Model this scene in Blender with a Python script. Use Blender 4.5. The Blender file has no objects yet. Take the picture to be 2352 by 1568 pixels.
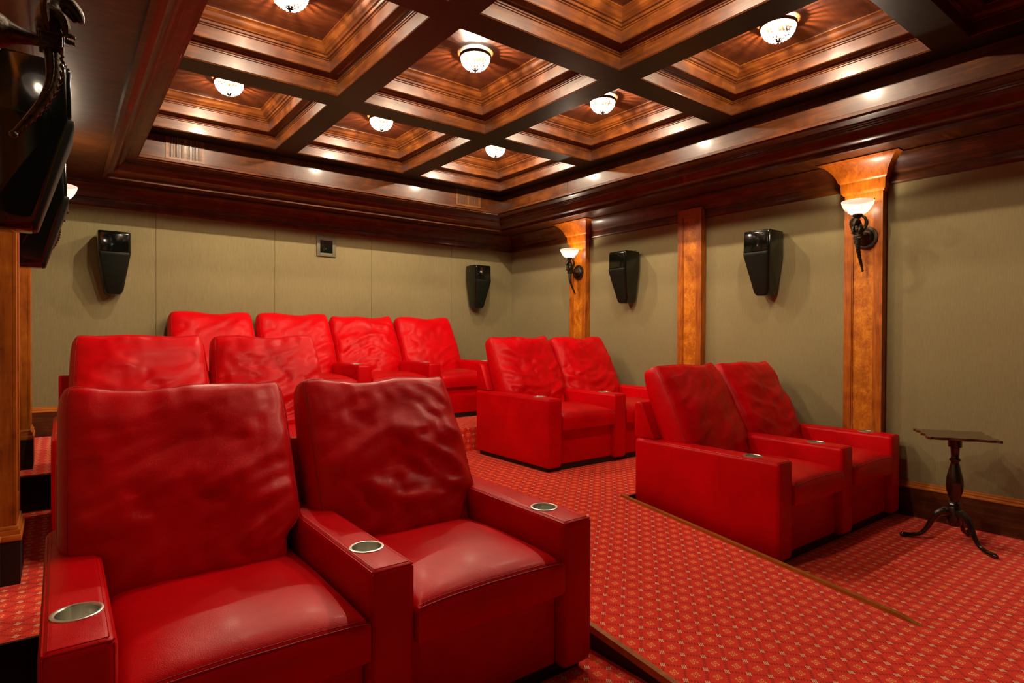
import bpy, bmesh, math, random
from mathutils import Vector, Matrix, noise

PI = math.pi
S = bpy.context.scene
COL = S.collection

# ------------------------------------------------------------------ camera
CAM_H = 1.345
fpx = 1359.0
right = Vector((0.7941045, -0.6077672, 0.0041307))
down = Vector((-0.0016492, -0.0089511, -0.9999586))
fwd = Vector((0.6077790, 0.7940650, -0.0081104))
cd = bpy.data.cameras.new('camera')
cam = bpy.data.objects.new('camera', cd)
COL.objects.link(cam)
cam.matrix_world = Matrix.Translation((0, 0, CAM_H)) @ Matrix((right, -down, -fwd)).transposed().to_4x4()
cd.sensor_width = 36.0
cd.lens = 36.0 * fpx / 2352.0
cd.clip_start = 0.02
cd.clip_end = 60
S.camera = cam

# ------------------------------------------------------------------ world, exposure
W = bpy.data.worlds.new('world')
S.world = W
W.use_nodes = True
W.node_tree.nodes['Background'].inputs[0].default_value = (1.0, 0.8, 0.6, 1)
W.node_tree.nodes['Background'].inputs[1].default_value = 0.0
S.view_settings.view_transform = 'Standard'
S.view_settings.look = 'None'
S.view_settings.gamma = 1.0
S.view_settings.use_curve_mapping = False
S.view_settings.exposure = 1.5
S.cycles.use_denoising = True
S.cycles.max_bounces = 8
S.cycles.diffuse_bounces = 4
S.cycles.glossy_bounces = 4
S.cycles.transparent_max_bounces = 12
S.cycles.sample_clamp_indirect = 6.0

CHAND_W = 46.0       # watts of the lamp in every ceiling basket
SCONCE_W = 5.0       # watts of the lamp in every wall bowl
WARM = (1.0, 0.80, 0.57)

# ------------------------------------------------------------------ room numbers (metres)
XR, XL, YB, YF = 5.137, -0.235, 6.728, -2.55
Z1, Z2 = 0.204, 0.437           # middle and back platform
Y1, Y2 = 2.862, 4.93            # their front edges
RX0, RX1, RY0 = 1.842, 3.19, 1.05   # ramp
RS = (Z1) / (Y1 - RY0)
GREEN_TOP = 2.54
ZB = 3.163                      # underside of the beams
FX0, FX1, FY0, FY1 = 0.36, 4.568, -2.037, 6.215   # the tray's inner faces

# ------------------------------------------------------------------ shader helper
class V:
    def __init__(s, nt, sock): s.nt, s.k = nt, sock
    def _m(s, op, *a):
        n = s.nt.nodes.new('ShaderNodeMath'); n.operation = op
        for i, x in enumerate((s,) + a):
            if isinstance(x, V): s.nt.links.new(x.k, n.inputs[i])
            else: n.inputs[i].default_value = x
        return V(s.nt, n.outputs[0])
    def __add__(s, o): return s._m('ADD', o)
    def __sub__(s, o): return s._m('SUBTRACT', o)
    def __mul__(s, o): return s._m('MULTIPLY', o)
    def __truediv__(s, o): return s._m('DIVIDE', o)
    def abs(s): return s._m('ABSOLUTE')
    def frac(s): return s._m('FRACT')
    def lt(s, o): return s._m('LESS_THAN', o)
    def gt(s, o): return s._m('GREATER_THAN', o)
    def cos(s): return s._m('COSINE')
    def sqrt(s): return s._m('SQRT')
    def atan2(s, o): return s._m('ARCTAN2', o)
    def mx(s, o): return s._m('MAXIMUM', o)
    def mn(s, o): return s._m('MINIMUM', o)

def newmat(name):
    m = bpy.data.materials.new(name); m.use_nodes = True
    nt = m.node_tree
    return m, nt, nt.nodes['Principled BSDF']

def setp(b, **kw):
    for k, v in kw.items():
        k = {'base': 'Base Color', 'rough': 'Roughness', 'metal': 'Metallic', 'spec': 'Specular IOR Level', 'coat': 'Coat Weight',
             'coatr': 'Coat Roughness', 'emis': 'Emission Color', 'emiss': 'Emission Strength', 'trans': 'Transmission Weight',
             'sheen': 'Sheen Weight', 'alpha': 'Alpha', 'subs': 'Subsurface Weight'}[k]
        if isinstance(v, tuple): v = (v + (1,))[:4]
        b.inputs[k].default_value = v

def tex(nt, kind, scale, vec=None, detail=4, rough=0.55, dist=0.0):
    n = nt.nodes.new(kind)
    n.inputs['Scale'].default_value = scale
    if kind == 'ShaderNodeTexNoise':
        n.inputs['Detail'].default_value = detail; n.inputs['Roughness'].default_value = rough; n.inputs['Distortion'].default_value = dist
    if vec is not None: nt.links.new(vec, n.inputs['Vector'])
    return n

def mapping(nt, src, scale):
    n = nt.nodes.new('ShaderNodeMapping'); n.inputs['Scale'].default_value = scale
    nt.links.new(src, n.inputs['Vector']); return n.outputs[0]

def ramp(nt, fac, stops):
    n = nt.nodes.new('ShaderNodeValToRGB'); e = n.color_ramp.elements
    while len(e) > 1: e.remove(e[-1])
    e[0].position = stops[0][0]; e[0].color = (*stops[0][1], 1)
    for p, c in stops[1:]:
        x = e.new(p); x.color = (*c, 1)
    nt.links.new(fac, n.inputs[0]); return n.outputs[0]

def mix(nt, fac, a, b, mode='MIX'):
    n = nt.nodes.new('ShaderNodeMix'); n.data_type = 'RGBA'; n.blend_type = mode
    for i, x in ((0, fac), (6, a), (7, b)):
        if isinstance(x, V): x = x.k
        if isinstance(x, (tuple, list)): n.inputs[i].default_value = (*x, 1)
        elif isinstance(x, (int, float)): n.inputs[i].default_value = x
        else: nt.links.new(x, n.inputs[i])
    return n.outputs[2]

def bump(nt, b, height, strength, dist=0.01, prev=None):
    n = nt.nodes.new('ShaderNodeBump'); n.inputs['Strength'].default_value = strength; n.inputs['Distance'].default_value = dist
    nt.links.new(height, n.inputs['Height'])
    if prev is not None: nt.links.new(prev, n.inputs['Normal'])
    nt.links.new(n.outputs[0], b.inputs['Normal']); return n.outputs[0]

def leather():
    m, nt, b = newmat('red_leather')
    co = nt.nodes.new('ShaderNodeTexCoord').outputs['Object']
    n1 = tex(nt, 'ShaderNodeTexNoise', 3.0, co, 3)
    c = ramp(nt, n1.outputs[0], [(0.3, (0.48, 0.0001, 0.0025)), (0.7, (0.64, 0.0002, 0.0042))])
    nt.links.new(c, b.inputs['Base Color'])
    g = tex(nt, 'ShaderNodeTexVoronoi', 330.0, co)
    h = bump(nt, b, g.outputs['Distance'], 0.16, 0.002)
    w = tex(nt, 'ShaderNodeTexNoise', 9.0, mapping(nt, co, (0.7, 1, 1.6)), 3, 0.5, 0.6)
    bump(nt, b, w.outputs[0], 0.12, 0.02, h)
    r = tex(nt, 'ShaderNodeTexNoise', 5.0, co, 4)
    rr = nt.nodes.new('ShaderNodeMapRange'); rr.inputs[3].default_value = 0.30; rr.inputs[4].default_value = 0.46
    nt.links.new(r.outputs[0], rr.inputs[0]); nt.links.new(rr.outputs[0], b.inputs['Roughness'])
    setp(b, spec=0.13, coat=0.03, coatr=0.2)
    return m

def wood(name, dark, mid, light, rough=0.3, coat=0.6, coatr=0.14, burl=0.0, lo=0.24, hi=0.78):
    m, nt, b = newmat(name)
    geo = nt.nodes.new('ShaderNodeNewGeometry')
    pos = geo.outputs['Position']
    sx = nt.nodes.new('ShaderNodeSeparateXYZ'); nt.links.new(geo.outputs['True Normal'], sx.inputs[0])
    nx, ny = V(nt, sx.outputs[0]).abs(), V(nt, sx.outputs[1]).abs()
    alongy = nx.gt(ny)
    if burl:   # upright grain
        a = tex(nt, 'ShaderNodeTexNoise', 1.0, mapping(nt, pos, (34, 34, 3.0)), 5, 0.6, 1.2).outputs[0]
        fac = a
        bl = tex(nt, 'ShaderNodeTexNoise', 26.0, mapping(nt, pos, (1, 1, .7)), 6, 0.7, 2.0).outputs[0]
        fac = mix(nt, burl, a, bl)
    else:
        gx = tex(nt, 'ShaderNodeTexNoise', 1.0, mapping(nt, pos, (2.2, 40, 32)), 5, 0.6, 1.0).outputs[0]
        gy = tex(nt, 'ShaderNodeTexNoise', 1.0, mapping(nt, pos, (40, 2.2, 32)), 5, 0.6, 1.0).outputs[0]
        fac = mix(nt, alongy, gx, gy)
    bl = tex(nt, 'ShaderNodeTexNoise', 3.4, pos, 3, 0.55, 2.2).outputs[0]
    f2 = mix(nt, 0.38, fac, bl)
    c = ramp(nt, f2, [(lo, dark), (0.5, mid), (hi, light)])
    nt.links.new(c, b.inputs['Base Color'])
    bump(nt, b, bl, 0.06, 0.02)
    setp(b, rough=rough, coat=coat, coatr=coatr, spec=0.30)
    return m

def carpet():
    m, nt, b = newmat('patterned_carpet')
    pos = nt.nodes.new('ShaderNodeNewGeometry').outputs['Position']
    s = nt.nodes.new('ShaderNodeSeparateXYZ'); nt.links.new(pos, s.inputs[0])
    x, y, z = (V(nt, o) for o in s.outputs)
    X = (x - 2.0234) / 0.1268
    Y = (y + z - 2.0216) / 0.1214
    p, q = X + Y, X - Y
    fp, fq = (p + 100.5).frac() - 0.5, (q + 100.5).frac() - 0.5
    ap, aq = fp.abs(), fq.abs()
    node = ap.lt(0.125) * aq.lt(0.125)
    stripes = ((fq * 75.0 + fp * 14.0).cos()).gt(-0.35)
    node = node * stripes
    leafp = ap.lt(0.095) * ((q * 44.0 + ap * 26.0).cos()).gt(0.15)
    leafq = aq.lt(0.095) * ((p * 44.0 + aq * 26.0).cos()).gt(0.15)
    stem = ap.lt(0.014).mx(aq.lt(0.014))
    leaf = leafp.mx(leafq).mx(stem)
    cp, cq = (p + 100.0).frac() - 0.5, (q + 100.0).frac() - 0.5
    # axes of the room for the rosette
    u, v = cp + cq, cp - cq
    r = (u * u + v * v).sqrt()
    th = u.atan2(v)
    swirl = (th * 4.0 + r * 9.0).cos()
    petal = (r - (swirl * 0.07 + 0.20)).abs().lt(0.030)
    dot = r.lt(0.05)
    fl = petal.mx(dot)
    halo = r.lt(0.36)
    nse = tex(nt, 'ShaderNodeTexNoise', 260.0, pos, 2).outputs[0]
    base = mix(nt, 1.0, ramp(nt, nse, [(0.3, (0.72, 0.027, 0.011)), (0.7, (0.92, 0.050, 0.020))]), (1, 1, 1), 'MULTIPLY')
    c = mix(nt, halo * 0.45, base, (0.92, 0.075, 0.026))
    c = mix(nt, leaf * 0.60, c, (0.24, 0.003, 0.004))
    c = mix(nt, fl * 0.85, c, (0.86, 0.52, 0.17))
    c = mix(nt, node * 0.85, c, (0.90, 0.62, 0.36))
    nt.links.new(c, b.inputs['Base Color'])
    setp(b, rough=0.95, spec=0.1, sheen=0.15)
    bump(nt, b, nse, 0.25, 0.003)
    return m

def fabric():
    m, nt, b = newmat('olive_wall_fabric')
    pos = nt.nodes.new('ShaderNodeNewGeometry').outputs['Position']
    a = tex(nt, 'ShaderNodeTexNoise', 1.0, mapping(nt, pos, (190, 190, 11)), 5, 0.7).outputs[0]
    d = tex(nt, 'ShaderNodeTexNoise', 1.3, pos, 2).outputs[0]
    f = mix(nt, 0.3, a, d)
    c = ramp(nt, f, [(0.35, (0.172, 0.142, 0.066)), (0.65, (0.228, 0.190, 0.090))])
    nt.links.new(c, b.inputs['Base Color'])
    bump(nt, b, a, 0.12, 0.004)
    setp(b, rough=0.85, spec=0.2, sheen=0.1)
    return m

def simple(name, base, rough=0.5, metal=0.0, coat=0.0, spec=0.5, noisy=0.0):
    m, nt, b = newmat(name)
    setp(b, base=base, rough=rough, metal=metal, coat=coat, coatr=0.06, spec=spec)
    if noisy:
        co = nt.nodes.new('ShaderNodeTexCoord').outputs['Object']
        n = tex(nt, 'ShaderNodeTexNoise', 60.0, co, 5).outputs[0]
        bump(nt, b, n, noisy, 0.004)
        c = ramp(nt, n, [(0.35, tuple(k * 0.55 for k in base)), (0.7, tuple(min(1, k * 1.5) for k in base))])
        nt.links.new(c, b.inputs['Base Color'])
    return m

def glow(name, color, strength, transp, rough=0.1, base=(0.9, 0.9, 0.88)):
    m = bpy.data.materials.new(name); m.use_nodes = True
    nt = m.node_tree; b = nt.nodes['Principled BSDF']; out = nt.nodes['Material Output']
    setp(b, base=base, rough=rough, emis=color, emiss=strength)
    t = nt.nodes.new('ShaderNodeBsdfTransparent')
    mx = nt.nodes.new('ShaderNodeMixShader'); mx.inputs[0].default_value = transp
    nt.links.new(b.outputs[0], mx.inputs[1]); nt.links.new(t.outputs[0], mx.inputs[2])
    nt.links.new(mx.outputs[0], out.inputs[0])
    return m

M_LEATHER = leather()
M_WOOD = wood('ceiling_mahogany', (0.012, 0.0024, 0.0004), (0.062, 0.0145, 0.0018), (0.165, 0.050, 0.004), 0.42, 0.20, 0.12)
M_PANEL = wood('coffer_panel_mahogany', (0.018, 0.003, 0.001), (0.055, 0.011, 0.002), (0.14, 0.035, 0.005), 0.45, 0.05, 0.35)
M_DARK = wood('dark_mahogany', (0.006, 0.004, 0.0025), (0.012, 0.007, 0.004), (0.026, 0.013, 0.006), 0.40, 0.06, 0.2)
M_PIL = wood('cherry_pilaster', (0.15, 0.026, 0.001), (0.31, 0.075, 0.003), (0.46, 0.135, 0.007), 0.40, 0.20, 0.2, burl=0.15, lo=0.33, hi=0.68)
M_BURL = wood('burl_panel', (0.20, 0.040, 0.001), (0.42, 0.118, 0.004), (0.66, 0.24, 0.015), 0.42, 0.16, 0.2, burl=0.75, lo=0.36, hi=0.64)
M_TRIM = wood('amber_edging', (0.26, 0.07, 0.010), (0.42, 0.13, 0.018), (0.60, 0.22, 0.03), 0.45, 0.08, 0.2)
M_VENT = wood('vent_wood', (0.07, 0.022, 0.004), (0.14, 0.048, 0.010), (0.22, 0.085, 0.02), 0.45, 0.05, 0.2)
M_CARPET = carpet()
M_FABRIC = fabric()
M_BLACK = simple('speaker_black', (0.002, 0.003, 0.002), 0.12, coat=0.35, spec=0.4)
M_GRILLE = simple('speaker_cloth', (0.004, 0.007, 0.004), 0.5, spec=0.22)
M_BRONZE = simple('aged_bronze', (0.045, 0.034, 0.022), 0.42, metal=0.85, noisy=0.7)
M_STEEL = simple('brushed_steel', (0.78, 0.78, 0.70), 0.30, metal=1.0)
M_EBONY = simple('ebonised_wood', (0.012, 0.005, 0.003), 0.22, coat=0.6)
M_TABLETOP = simple('walnut_top', (0.055, 0.022, 0.008), 0.25, coat=0.5)
M_PLINTH = simple('black_plinth', (0.006, 0.004, 0.004), 0.6)
M_CRYSTAL = glow('lit_crystal', (1.0, 0.97, 0.90), 0.7, 0.28, 0.05)
M_BULB = glow('lit_bulb', (1.0, 0.93, 0.80), 30.0, 0.0)
M_BOWL = glow('lit_glass_bowl', (1.0, 0.80, 0.66), 0.22, 0.45, 0.3, (0.34, 0.29, 0.25))
M_CUT = simple('etched_glass_cut', (0.42, 0.36, 0.32), 0.5)
M_SEAM = simple('seam_thread', (0.34, 0.001, 0.004), 0.6)
M_GLASS = simple('dark_port_glass', (0.004, 0.006, 0.004), 0.05, coat=1.0)
M_PORT = simple('port_frame_olive', (0.10, 0.085, 0.045), 0.6)
M_SCREEN = simple('matte_screen', (0.30, 0.30, 0.30), 0.9)

# ------------------------------------------------------------------ mesh helpers
def bm_new(): return bmesh.new()

def finish(name, bm, mat, parent=None, loc=(0, 0, 0), angle=35, smooth=True, mods=()):
    me = bpy.data.meshes.new(name)
    bmesh.ops.recalc_face_normals(bm, faces=bm.faces)
    bm.to_mesh(me); bm.free()
    if smooth:
        me.polygons.foreach_set('use_smooth', [True] * len(me.polygons))
        me.set_sharp_from_angle(angle=math.radians(angle))
    for m in (mat if isinstance(mat, (list, tuple)) else [mat]): me.materials.append(m)
    o = bpy.data.objects.new(name, me); COL.objects.link(o)
    o.location = loc
    if parent is not None: o.parent = parent
    return o

def empty(name, loc, rz=0.0, label=None, cat=None, group=None):
    o = bpy.data.objects.new(name, None); COL.objects.link(o)
    o.location = loc; o.rotation_euler = (0, 0, rz); o.empty_display_size = 0.1
    tag(o, label, cat, group); return o

def tag(o, label=None, cat=None, group=None, kind=None):
    if label: o['label'] = label
    if cat: o['category'] = cat
    if group: o['group'] = group
    if kind: o['kind'] = kind
    return o

def struct(name, bm, mat, label=None, angle=35):
    o = finish(name, bm, mat, angle=angle)
    o['kind'] = 'structure'
    if label: o['label'] = label
    return o

def copy_tree(o, parent=None):
    c = o.copy(); COL.objects.link(c)
    if parent is not None: c.parent = parent
    for ch in [x for x in bpy.data.objects if x.parent == o]:
        copy_tree(ch, c)
    return c

def box(bm, a, b, mi=0, bev=0.0, seg=2):
    x0, y0, z0 = a; x1, y1, z1 = b
    vs = [bm.verts.new(p) for p in ((x0, y0, z0), (x1, y0, z0), (x1, y1, z0), (x0, y1, z0), (x0, y0, z1), (x1, y0, z1), (x1, y1, z1), (x0, y1, z1))]
    fs = [bm.faces.new([vs[i] for i in f]) for f in ((3, 2, 1, 0), (4, 5, 6, 7), (0, 1, 5, 4), (1, 2, 6, 5), (2, 3, 7, 6), (3, 0, 4, 7))]
    for f in fs: f.material_index = mi
    if bev:
        es = list({e for f in fs for e in f.edges})
        bmesh.ops.bevel(bm, geom=es, offset=bev, segments=seg, profile=0.5, affect='EDGES')
    return vs

def prism(bm, pts, axis, a, b, bev=0.0, seg=2):
    """closed outline pts in the two other axes, extruded from a to b along axis"""
    def P(p, t):
        if axis == 'X': return (t, p[0], p[1])
        if axis == 'Y': return (p[0], t, p[1])
        return (p[0], p[1], t)
    A = [bm.verts.new(P(p, a)) for p in pts]; B = [bm.verts.new(P(p, b)) for p in pts]
    n = len(pts); fs = [bm.faces.new(A), bm.faces.new(B[::-1])]
    for i in range(n): fs.append(bm.faces.new((A[i], A[(i + 1) % n], B[(i + 1) % n], B[i])))
    if bev:
        es = list({e for f in fs for e in f.edges})
        bmesh.ops.bevel(bm, geom=es, offset=bev, segments=seg, profile=0.5, affect='EDGES')

def lathe(bm, prof, n=24, c=(0, 0, 0), M=None, cap=True):
    rings = []
    for r, z in prof:
        ring = []
        for i in range(n):
            t = 2 * PI * i / n
            p = Vector((r * math.cos(t), r * math.sin(t), z))
            if M is not None: p = M @ p
            ring.append(bm.verts.new(p + Vector(c)))
        rings.append(ring)
    for A, B in zip(rings, rings[1:]):
        for i in range(n): bm.faces.new((A[i], A[(i + 1) % n], B[(i + 1) % n], B[i]))
    if cap:
        if prof[0][0] > 1e-4: bm.faces.new(rings[0][::-1])
        if prof[-1][0] > 1e-4: bm.faces.new(rings[-1])

def smooth_path(pts, k=6):
    """Catmull-Rom through (x,y,z,r) tuples"""
    out = []
    P = [pts[0]] + list(pts) + [pts[-1]]
    for i in range(1, len(P) - 2):
        for j in range(k):
            t = j / k
            out.append(tuple(0.5 * ((2 * P[i][d]) + (-P[i - 1][d] + P[i + 1][d]) * t + (2 * P[i - 1][d] - 5 * P[i][d] + 4 * P[i + 1][d] - P[i + 2][d]) * t * t + (-P[i - 1][d] + 3 * P[i][d] - 3 * P[i + 1][d] + P[i + 2][d]) * t ** 3) for d in range(4)))
    out.append(tuple(pts[-1])); return out

def tube(bm, path, n=8, flat=1.0, closed=False):
    """path of (x,y,z,r)"""
    pts = [Vector(p[:3]) for p in path]; rings = []
    L = len(pts)
    up = None
    for i, p in enumerate(pts):
        if closed: t = pts[(i + 1) % L] - pts[i - 1]
        else: t = pts[min(i + 1, L - 1)] - pts[max(i - 1, 0)]
        t.normalize()
        if up is None:
            up = Vector((0, 0, 1)) if abs(t.z) < 0.9 else Vector((1, 0, 0))
        s = t.cross(up); s.normalize(); up = s.cross(t); up.normalize()
        r = path[i][3]
        rings.append([bm.verts.new(p + (s * math.cos(2 * PI * k / n) * flat + up * math.sin(2 * PI * k / n)) * r) for k in range(n)])
    m = L if closed else L - 1
    for i in range(m):
        A, B = rings[i], rings[(i + 1) % L]
        for k in range(n): bm.faces.new((A[k], A[(k + 1) % n], B[(k + 1) % n], B[k]))
    if not closed:
        bm.faces.new(rings[0][::-1]); bm.faces.new(rings[-1])

def ring_sweep(bm, rect, prof, inward=True, mi=0):
    """profile of (offset, z) run round rectangle (x0,x1,y0,y1)"""
    x0, x1, y0, y1 = rect; R = []
    for a, z in prof:
        if not inward: a = -a
        R.append([bm.verts.new(p) for p in ((x0 + a, y0 + a, z), (x1 - a, y0 + a, z), (x1 - a, y1 - a, z), (x0 + a, y1 - a, z))])
    for A, B in zip(R, R[1:]):
        for i in range(4):
            f = bm.faces.new((A[i], A[(i + 1) % 4], B[(i + 1) % 4], B[i])); f.material_index = mi
    return R

# ================================================================== STRUCTURE
# floors
bm = bm_new(); box(bm, (XL - .1, YF - .1, -0.12), (XR + .1, YB + .1, 0)); struct('floor', bm, M_CARPET)
bm = bm_new(); box(bm, (XL - .02, Y1, 0.0), (XR + .02, YB + .05, Z1)); struct('floor', bm, M_CARPET)
bm = bm_new(); box(bm, (XL - .02, Y2, Z1), (XR + .02, YB + .05, Z2)); struct('floor', bm, M_CARPET)
bm = bm_new()
prism(bm, [(RY0, 0.0), (Y1, 0.0), (Y1, Z1)], 'X', RX0, RX1)
struct('floor', bm, M_CARPET)
# risers of the platforms beside the aisle, dark boards with an amber nosing
def riser(x0, x1, y, z0, z1):
    bm = bm_new(); box(bm, (x0, y - 0.016, z0), (x1, y, z1 + 0.004)); struct('trim_1', bm, M_DARK)
riser(XL, RX0 - .03, Y1, 0, Z1); riser(RX1 + .03, XR, Y1, 0, Z1)
riser(XL, 0.40, Y2, Z1, Z2 - .012)
# ramp cheeks: dark side board below, amber edge board on top
for nm, xa, xb in (('left', RX0 - 0.026, RX0), ('right', RX1, RX1 + 0.026)):
    bm = bm_new()
    zt = lambda y: (y - RY0) * RS
    prism(bm, [(RY0, 0.0), (Y1 + .02, 0.0), (Y1 + .02, zt(Y1) - 0.004), (RY0 + .04, 0.001)], 'X', xa + (0.003 if nm == 'left' else 0), xb - (0.003 if nm == 'right' else 0))
    struct('trim_2', bm, M_DARK)
    bm = bm_new()
    prism(bm, [(RY0 - .03, 0.0), (RY0 + .10, 0.0), (Y1 + .02, zt(Y1) - 0.012), (Y1 + .02, zt(Y1) + 0.016), (RY0 + .06, 0.026)], 'X', xa, xb)
    struct('trim_3', bm, M_TRIM)

# walls
bm = bm_new(); box(bm, (XR, YF - .1, -0.1), (XR + .1, YB + .1, 3.6)); struct('wall_right', bm, M_FABRIC)
bm = bm_new(); box(bm, (XL - .1, YF - .1, -0.1), (XL, YB + .1, 3.6)); struct('wall_left', bm, M_FABRIC)
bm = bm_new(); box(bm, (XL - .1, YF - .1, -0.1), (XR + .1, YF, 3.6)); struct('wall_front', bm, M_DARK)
bm = bm_new()
seams = [XL - .1, 0.753, 1.875, 3.002, 4.134, XR + .1]
box(bm, (XL - .1, YB + 0.02, -0.1), (XR + .1, YB + .1, 3.6))
for a, b_ in zip(seams, seams[1:]):
    box(bm, (a + 0.0010, YB, 0.4), (b_ - 0.0010, YB + 0.025, 2.7), bev=0.0025, seg=1)
struct('wall_back', bm, M_FABRIC)

# baseboards: board with a moulded cap
def baseboard(name, side, t0, t1, z0):
    pr = [(0, 0), (0.022, 0), (0.022, 0.215), (0.026, 0.219), (0.026, 0.228), (0.018, 0.234), (0.020, 0.244), (0.012, 0.250), (0.012, 0.262), (0, 0.265)]
    bm = bm_new()
    if side == 'right': prism(bm, [(XR - a, z0 + z) for a, z in pr], 'Y', t0, t1)
    if side == 'left': prism(bm, [(XL + a, z0 + z) for a, z in pr], 'Y', t0, t1)
    if side == 'back': prism(bm, [(YB - a, z0 + z) for a, z in pr], 'X', t0, t1)
    struct(name, bm, [M_WOOD, M_TRIM])
    o = bpy.data.objects
    me = COL.objects[-1].data
    for p in me.polygons:
        if p.center.z - z0 > 0.214: p.material_index = 1
for side in ('right', 'left'):
    baseboard('baseboard_' + side, side, YF, Y1 - .016, 0)
    baseboard('baseboard_' + side, side, Y1, Y2 - .016, Z1)
    baseboard('baseboard_' + side, side, Y2, YB, Z2)
baseboard('baseboard_back', 'back', XL + .03, XR - .03, Z2)

# cornice round the walls
ROOM = (XL, XR, YF, YB)
bm = bm_new()
ring_sweep(bm, ROOM, [(0.0, 2.538), (0.022, 2.538), (0.030, 2.546), (0.033, 2.556), (0.033, 2.612), (0.042, 2.618), (0.046, 2.630), (0.050, 2.646), (0.060, 2.672), (0.078, 2.700), (0.102, 2.722), (0.130, 2.737), (0.144, 2.739), (0.144, 2.741), (0.134, 2.741), (0.134, 2.752)])
struct('trim_4', bm, M_WOOD)
# soffit
bm = bm_new()
so = [bm.verts.new(p) for p in ((XL, YF, 2.748), (XR, YF, 2.748), (XR, YB, 2.748), (XL, YB, 2.748))]
si = [bm.verts.new(p) for p in ((FX0 - .02, FY0 - .02, 2.748), (FX1 + .02, FY0 - .02, 2.748), (FX1 + .02, FY1 + .02, 2.748), (FX0 - .02, FY1 + .02, 2.748))]
so2 = [bm.verts.new(v.co + Vector((0, 0, .05))) for v in so]; si2 = [bm.verts.new(v.co + Vector((0, 0, .05))) for v in si]
for i in range(4):
    j = (i + 1) % 4
    bm.faces.new((so[i], so[j], si[j], si[i])); bm.faces.new((so2[i], si2[i], si2[j], so2[j]))
    bm.faces.new((si[i], si[j], si2[j], si2[i])); bm.faces.new((so[i], so2[i], so2[j], so[j]))
struct('ceiling', bm, M_WOOD)
# crown with the inward lip under the frieze
bm = bm_new()
ring_sweep(bm, (FX0, FX1, FY0, FY1), [(-0.02, 2.95), (0.0, 2.915), (0.182, 2.912), (0.188, 2.908), (0.188, 2.888), (0.176, 2.884), (0.172, 2.874), (0.150, 2.866), (0.120, 2.862), (0.100, 2.858),
     (0.098, 2.848), (0.088, 2.846), (0.086, 2.837), (0.076, 2.834), (0.074, 2.826), (0.056, 2.818), (0.044, 2.806), (0.038, 2.792), (0.034, 2.786), (0.026, 2.770), (0.008, 2.756), (-0.012, 2.748), (-0.022, 2.742), (-0.034, 2.738), (-0.034, 2.716), (-0.060, 2.716), (-0.060, 2.75)])
struct('trim_5', bm, M_WOOD)
# frieze
bm = bm_new()
ring_sweep(bm, (FX0, FX1, FY0, FY1), [(0.0, 2.90), (0.0, ZB + .02)])
box(bm, (1.910, FY1 - 0.0025, 2.92), (1.913, FY1, ZB)); box(bm, (FX1 - 0.0025, 2.297, 2.92), (FX1, 2.300, ZB)); box(bm, (FX1 - 0.0025, 4.943, 2.92), (FX1, 4.946, ZB))
struct('trim_6', bm, M_WOOD)
# beams
CX = [(0.548, 1.681), (1.884, 3.044), (3.252, 4.380)]
CY = [(4.601, 5.997), (2.977, 4.388), (1.374, 2.775), (-0.222, 1.174), (-1.829, -0.430)]
xb = [FX0 - .01] + [v for c in CX for v in c] + [FX1 + .01]
yb = sorted([FY0 - .01, FY1 + .01] + [v for c in CY for v in c])
bm = bm_new()
grid = {(i, j): bm.verts.new((x, y, ZB)) for i, x in enumerate(xb) for j, y in enumerate(yb)}
for i in range(len(xb) - 1):
    for j in range(len(yb) - 1):
        if i % 2 == 1 and j % 2 == 1: continue
        bm.faces.new((grid[i, j], grid[i + 1, j], grid[i + 1, j + 1], grid[i, j + 1]))
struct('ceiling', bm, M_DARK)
bm = bm_new(); box(bm, (XL, YF, 3.50), (XR, YB, 3.56)); struct('ceiling', bm, M_DARK)
# one lining per coffer
CP = [(0.0, ZB), (-0.005, ZB + .004), (0.0, ZB + .010), (0.0, 3.252), (0.006, 3.256), (0.006, 3.262), (0.014, 3.266), (0.018, 3.276), (0.030, 3.284), (0.044, 3.287), (0.088, 3.289), (0.092, 3.284), (0.096, 3.289),
      (0.098, 3.362), (0.106, 3.366), (0.106, 3.372), (0.118, 3.376), (0.124, 3.388), (0.136, 3.392), (0.140, 3.398), (0.152, 3.404), (0.160, 3.414), (0.166, 3.428), (0.178, 3.440), (0.190, 3.444), (0.190, 3.452)]
for (y0, y1) in CY:
    for (x0, x1) in CX:
        bm = bm_new()
        R = ring_sweep(bm, (x0, x1, y0, y1), CP)
        f = bm.faces.new(R[-1]); f.material_index = 1
        struct('trim_7', bm, [M_WOOD, M_PANEL])

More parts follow.
